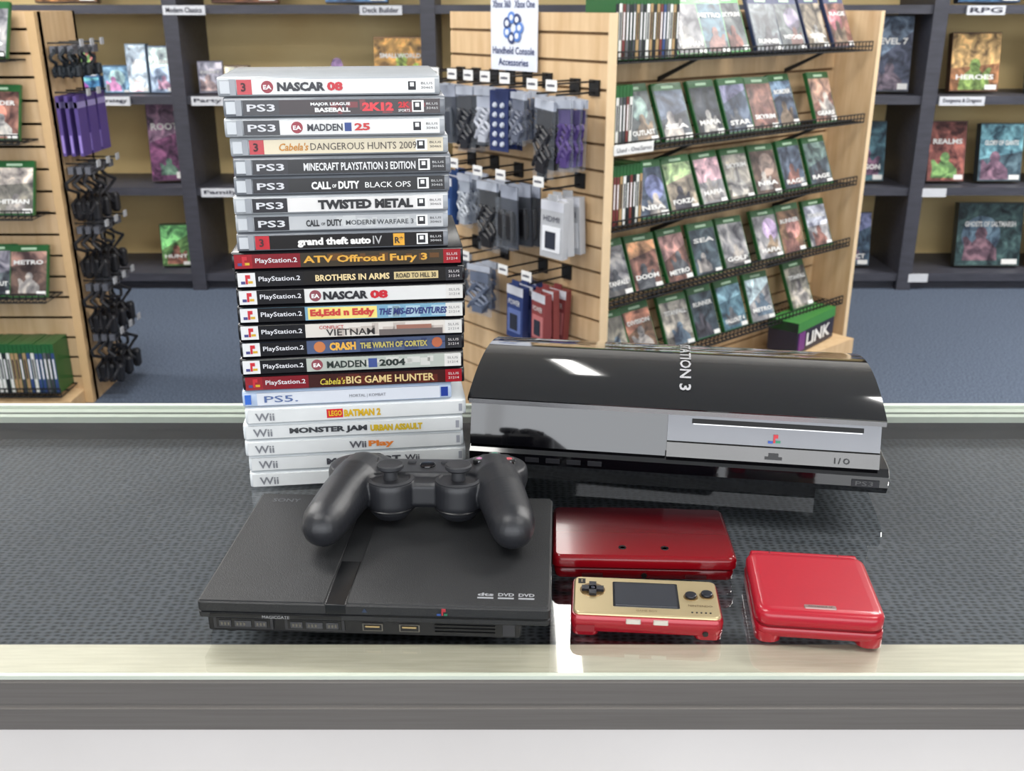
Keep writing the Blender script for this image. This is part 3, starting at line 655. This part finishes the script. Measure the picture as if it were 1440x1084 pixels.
# ------------------------------------------------------------------ controller
CT = empty("game_controller", (-.0655, .690, 1.0270), R(-1.5), R(-5))
PADM = C(33, 34, 38, .36, bump=.15, bscale=2500, name="controller_plastic")
b = MB()
def ball(c, r, sz=1.0, n=14):
    prof = [(r*math.sin(math.pi*k/n) if 0 < k < n else r*.02, -r*sz*math.cos(math.pi*k/n)) for k in range(n+1)]
    b.lathe(c, prof, PADM, 20)
for s in (-1, 1):
    P = [((.051, .024, .0245), .0200), ((.0535, .008, .0255), .0195), ((.0585, -.012, .0235), .0184), ((.0635, -.032, .0195), .0175), ((.0665, -.046, .0172), .0168), ((.0675, -.053, .0162), .0152)]
    for (p, r), (q, r2) in zip(P[:-1], P[1:]):
        for k in range(6):
            u = k/6; c = [p[j]*(1-u)+q[j]*u for j in range(3)]; c[0] *= s; ball(c, r*(1-u)+r2*u, .98)
    b.lathe((s*.051, .022, .013), [(.016, 0), (.024, .004), (.0262, .012), (.0262, .019), (.0245, .0235), (.020, .0245)], PADM, 30)
    b.lathe((s*.0255, -.004, .004), [(.011, 0), (.0165, .006), (.0182, .012), (.0182, .026), (.0172, .030)], PADM, 30)
b.rbox(0, .020, .10, .036, .008, [(.014, .006), (.018, 0), (.033, 0), (.036, .003)], PADM)
b.rbox(0, .004, .05, .03, .006, [(.012, .004), (.016, 0), (.030, 0), (.033, .003)], PADM)
body = b.build("shell", CT, smooth=0)
rm = body.modifiers.new('remesh', 'REMESH'); rm.mode = 'VOXEL'; rm.voxel_size = .0009; rm.use_smooth_shade = True
sm = body.modifiers.new('smooth', 'SMOOTH'); sm.factor = .6; sm.iterations = 6
b = MB()
RUB = C(40, 41, 45, .6)
for s in (-1, 1):
    b.lathe((s*.0255, -.004, .033), [(.0172, 0), (.0174, .0012), (.0150, .0020), (.0140, .0010), (.009, .0004), (.0055, .001), (.0050, .0075), (.0085, .0085), (.0100, .0100), (.0100, .0122), (.0090, .0132), (.0055, .0128), (.001, .0126)], RUB, 32)
    b.lathe((s*.0255, -.004, .012), [(.0182, 0), (.0187, .0005), (.0187, .0012), (.0182, .0017)], BLACKS, 32)
    b.rbox(s*.051, .047, .026, .012, .004, [(.010, .003), (.014, 0), (.022, 0), (.025, .003)], BLACKS)
    b.rbox(s*.051, .046, .026, .010, .004, [(.026, .002), (.028, 0), (.034, 0), (.036, .003)], BLACKS)
for a in range(4):
    b.M = Matrix.Translation((-.051, .022, .0372)) @ Matrix.Rotation(a*math.pi/2, 4, 'Z')
    pr = [(-.0038, .0125), (-.0038, .006), (0, .0022), (.0038, .006), (.0038, .0125)]
    b.loft([[(x, y, 0) for x, y in pr][::-1], [(x, y, .0026) for x, y in pr][::-1], [(x*.85, .0007+y*.93, .0032) for x, y in pr][::-1]], BLACKS)
b.M = Matrix.Identity(4)
for k, (dx, dy, cc) in enumerate(((0, .0115, (90, 150, 130)), (.0115, 0, (190, 80, 90)), (0, -.0115, (120, 140, 190)), (-.0115, 0, (190, 130, 170)))):
    b.cyl((.051+dx, .022+dy, .0365), .0050, .0050, BLACKG, 20, bev=.0008)
    b.lathe((.051+dx, .022+dy, .0416), [(.0026, 0), (.0024, .0002)], C(*cc), 4 if k in (2, 3) else 16)
b.cyl((0, .020, .0352), .0062, .0020, BLACKG, 24, bev=.0006)
b.rbox(-.013, .026, .007, .0035, .001, [(.035, 0), (.0372, .0004)], RUB); b.rbox(.013, .026, .007, .0035, .001, [(.035, 0), (.0372, .0004)], RUB)
b.build("sticks_and_buttons", CT, smooth=40)

# ------------------------------------------------------------------ clamshell handheld
DS = empty("clamshell_handheld", (.0975, .6825, 1.0), R(-2.2))
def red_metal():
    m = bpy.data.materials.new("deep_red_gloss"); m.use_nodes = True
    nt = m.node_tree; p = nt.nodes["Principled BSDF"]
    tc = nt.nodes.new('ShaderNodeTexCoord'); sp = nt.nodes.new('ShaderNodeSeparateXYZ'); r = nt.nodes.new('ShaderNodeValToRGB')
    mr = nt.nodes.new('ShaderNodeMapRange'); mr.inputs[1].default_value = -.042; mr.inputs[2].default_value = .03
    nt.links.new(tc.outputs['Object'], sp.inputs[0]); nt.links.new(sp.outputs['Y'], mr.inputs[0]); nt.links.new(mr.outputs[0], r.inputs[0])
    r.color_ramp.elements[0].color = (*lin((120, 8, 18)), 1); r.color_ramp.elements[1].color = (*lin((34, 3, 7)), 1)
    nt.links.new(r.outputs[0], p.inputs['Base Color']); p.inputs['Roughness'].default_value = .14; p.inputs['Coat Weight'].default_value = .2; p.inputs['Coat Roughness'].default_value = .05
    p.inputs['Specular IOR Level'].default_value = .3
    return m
RM = red_metal()
w, d = .134, .079
b = MB()
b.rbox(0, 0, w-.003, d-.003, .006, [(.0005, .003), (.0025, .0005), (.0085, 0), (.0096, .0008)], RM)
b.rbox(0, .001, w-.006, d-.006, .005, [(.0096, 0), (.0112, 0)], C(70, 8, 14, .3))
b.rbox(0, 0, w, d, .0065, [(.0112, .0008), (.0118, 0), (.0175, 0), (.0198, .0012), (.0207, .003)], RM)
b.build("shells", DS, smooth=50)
b = MB()
for x in (-.0155, .0155):
    b.lathe((x, -d/2+.014, .0205), [(.0030, 0), (.0028, .0006), (.0020, .0006), (.0016, .0002)], C(24, 10, 12, .2, .5), 20)
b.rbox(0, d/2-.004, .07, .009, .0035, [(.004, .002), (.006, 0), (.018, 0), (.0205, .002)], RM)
b.lathe((0, -d/2+.0005, .0055), [(.0022, 0), (.0020, .0008)], C(6, 6, 6), 14, 'y')
b.box((-.045, -d/2-.0002, .0040), (-.030, -d/2+.003, .0062), C(60, 8, 14)); b.box((.030, -d/2-.0002, .0040), (.045, -d/2+.003, .0062), C(60, 8, 14))
b.build("lenses_and_hinge", DS, smooth=40)

# ------------------------------------------------------------------ tiny gold-faced handheld
GM = empty("pocket_handheld", (.0910, .5975, 1.0), R(-4.5))
w, d = .101, .050
b = MB(); MR = C(150, 20, 34, .25, .25, coat=.4)
b.rbox(0, 0, w, d, .006, [(.003, .002), (.0045, .0004), (.013, 0), (.0152, .0012)], MR)
for sx in (-1, 1): b.rbox(sx*(w/2-.010), 0, .018, d-.001, .005, [(.0, .0012), (.001, 0), (.006, 0)], MR)
b.build("body", GM, smooth=50)
b = MB(); GOLD = C(188, 170, 132, .3, .6)
b.rbox(0, .0005, w-.003, d-.004, .005, [(.0150, 0), (.0162, .0002), (.0168, .0012)], GOLD)
b.build("faceplate", GM, smooth=50)
b = MB(); T = .0168
b.rbox(.0, .002, .0450, .0315, .0015, [(T-.0004, 0), (T+.0002, .0003)], C(12, 13, 18, .08, coat=.8))
b.rbox(.0, .002, .0420, .0285, .0008, [(T, 0), (T+.0004, .0002)], C(50, 52, 58, .1, coat=.4))
b.lathe((-.036, .006, T), [(.0088, 0), (.0084, .0003)], C(120, 96, 60, .3, .6), 28)
BK = C(18, 20, 30, .3)
b.box((-.0435, .0035, T), (-.0285, .0085, T+.0022), BK); b.box((-.0385, -.0015, T), (-.0335, .0135, T+.0022), BK)
b.lathe((-.036, .006, T+.0022), [(.0015, 0), (.001, .0002)], C(40, 44, 56), 12)
for x, y in ((.0305, .002), (.0415, .0045)):
    b.lathe((x, y, T), [(.0050, 0), (.0048, .0004)], C(130, 104, 64, .3, .6), 24); b.cyl((x, y, T), .0040, .0024, BK, 20, bev=.0006)
b.text("NINTENDO", .036, -.010, .0022, C(90, 70, 40), w=.016, plane='top', e=T+.0002, align='c')
b.box((-.046, .014, T), (-.041, .020, T+.0002), C(20, 20, 20)); b.text("1", -.0435, .0152, .0035, GOLD, plane='top', e=T+.0004, align='c')
b.text("GAME BOY", 0, -.0185, .002, C(110, 86, 50), plane='top', e=T+.0002, align='c')
for k in range(5): b.cyl((.030+.003*k, -.017, T-.0003), .0007, .0006, BK, 8)
for x in (-.009, .009): b.rbox(x, -d/2+.0004, .010, .0022, .001, [(.0115, 0), (.0145, .0002)], C(210, 206, 196, .3, .5))
b.box((-w/2+.004, -d/2-.0003, .004), (-w/2+.016, -d/2+.004, .009), C(120, 14, 26)); b.lathe((w/2-.012, -d/2+.0004, .0058), [(.002, 0), (.0018, .001)], C(10, 8, 8), 14, 'y')
b.build("controls", GM, smooth=40)

# ------------------------------------------------------------------ square folding handheld
SP = empty("folding_handheld", (.2060, .6065, 1.0), R(-6.5))
SR = C(162, 10, 34, .3, coat=.25, bump=.03, bscale=300, name="bright_red_plastic"); SR2 = C(148, 10, 30, .3, coat=.25)
w, d = .083, .086
b = MB()
b.rbox(0, -.001, w, d-.002, .009, [(.004, .003), (.006, .0006), (.0105, 0), (.0118, .0008)], SR2)
for sx in (-1, 1): b.rbox(sx*(w/2-.009), -.001, .017, d-.003, .007, [(0, .0012), (.001, 0), (.008, 0)], SR2)
b.rbox(0, -.001, w-.003, d-.006, .008, [(.0118, 0), (.0132, 0)], C(110, 10, 20, .4))
b.rbox(0, -.002, w, d-.006, .010, [(.0132, .0008), (.0140, 0), (.0205, 0), (.0228, .0014), (.0238, .004), (.0240, .0075)], SR)
b.build("shells", SP, smooth=60)
b = MB()
b.lathe((-w/2+.004, d/2-.005, .0165), [(.0050, 0), (.0062, .001), (.0062, .074), (.0050, .075)], SR, 24, 'x')
for x in (-w/2+.0175, w/2-.0175): b.lathe((x-.0004, d/2-.005, .0165), [(.00635, 0), (.00635, .0008)], C(90, 8, 16), 24, 'x')
b.rbox(0, -d/2+.0095, .021, .0046, .0012, [(.0236, 0), (.0246, .0004)], C(150, 124, 120, .3, .5))
b.text("ADVANCE SP", 0, -d/2+.0087, .0016, C(60, 30, 30), w=.016, plane='top', e=.0248, align='c')
b.build("hinge_and_badge", SP, smooth=40)

# ------------------------------------------------------------------ lights
def area(name, loc, rot, sx, sy, e, col=(1, 1, 1)):
    l = bpy.data.lights.new(name, 'AREA'); l.shape = 'RECTANGLE'; l.size = sx; l.size_y = sy; l.energy = e; l.color = col
    o = bpy.data.objects.new(name, l); o.location = loc; o.rotation_euler = rot; scene.collection.objects.link(o); return o
area("window_daylight", (0, -2.55, 1.7), (R(90), 0, 0), 7.0, 1.9, 130, (.95, .97, 1))
area("ceiling_fill", (-1.4, 2.3, 2.93), (0, 0, 0), 1.2, .6, 58, (1, .98, .95))  # fill light added under the ceiling, no fixture modelled for it
area("ceiling_fill", (1.7, 2.3, 2.93), (0, 0, 0), 1.2, .6, 58, (1, .98, .95))  # second added fill, also without a fixture
area("ceiling_fill", (-3.3, 3.8, 2.93), (0, 0, 0), .6, 1.2, 95, (1, .98, .95))  # added out of view to brighten the back shelving, left side
area("ceiling_fill", (3.6, 3.8, 2.93), (0, 0, 0), .6, 1.2, 95, (1, .98, .95))  # same added light for the shelving on the right
wd = bpy.data.worlds.new("sky"); scene.world = wd; wd.use_nodes = True
wd.node_tree.nodes['Background'].inputs[0].default_value = (.85, .92, 1, 1); wd.node_tree.nodes['Background'].inputs[1].default_value = 1.0

# ------------------------------------------------------------------ camera
cd = bpy.data.cameras.new("camera"); cam = bpy.data.objects.new("camera", cd); scene.collection.objects.link(cam)
cam.location = (0, 0, 1.395); cam.rotation_euler = (R(90-20.6), 0, 0)
cd.sensor_width = 36; cd.lens = 36*1430/1440; cd.clip_start = .02; cd.clip_end = 50
cd.dof.use_dof = True; cd.dof.focus_distance = .80; cd.dof.aperture_fstop = 16
scene.camera = cam
scene.view_settings.view_transform = 'Standard'
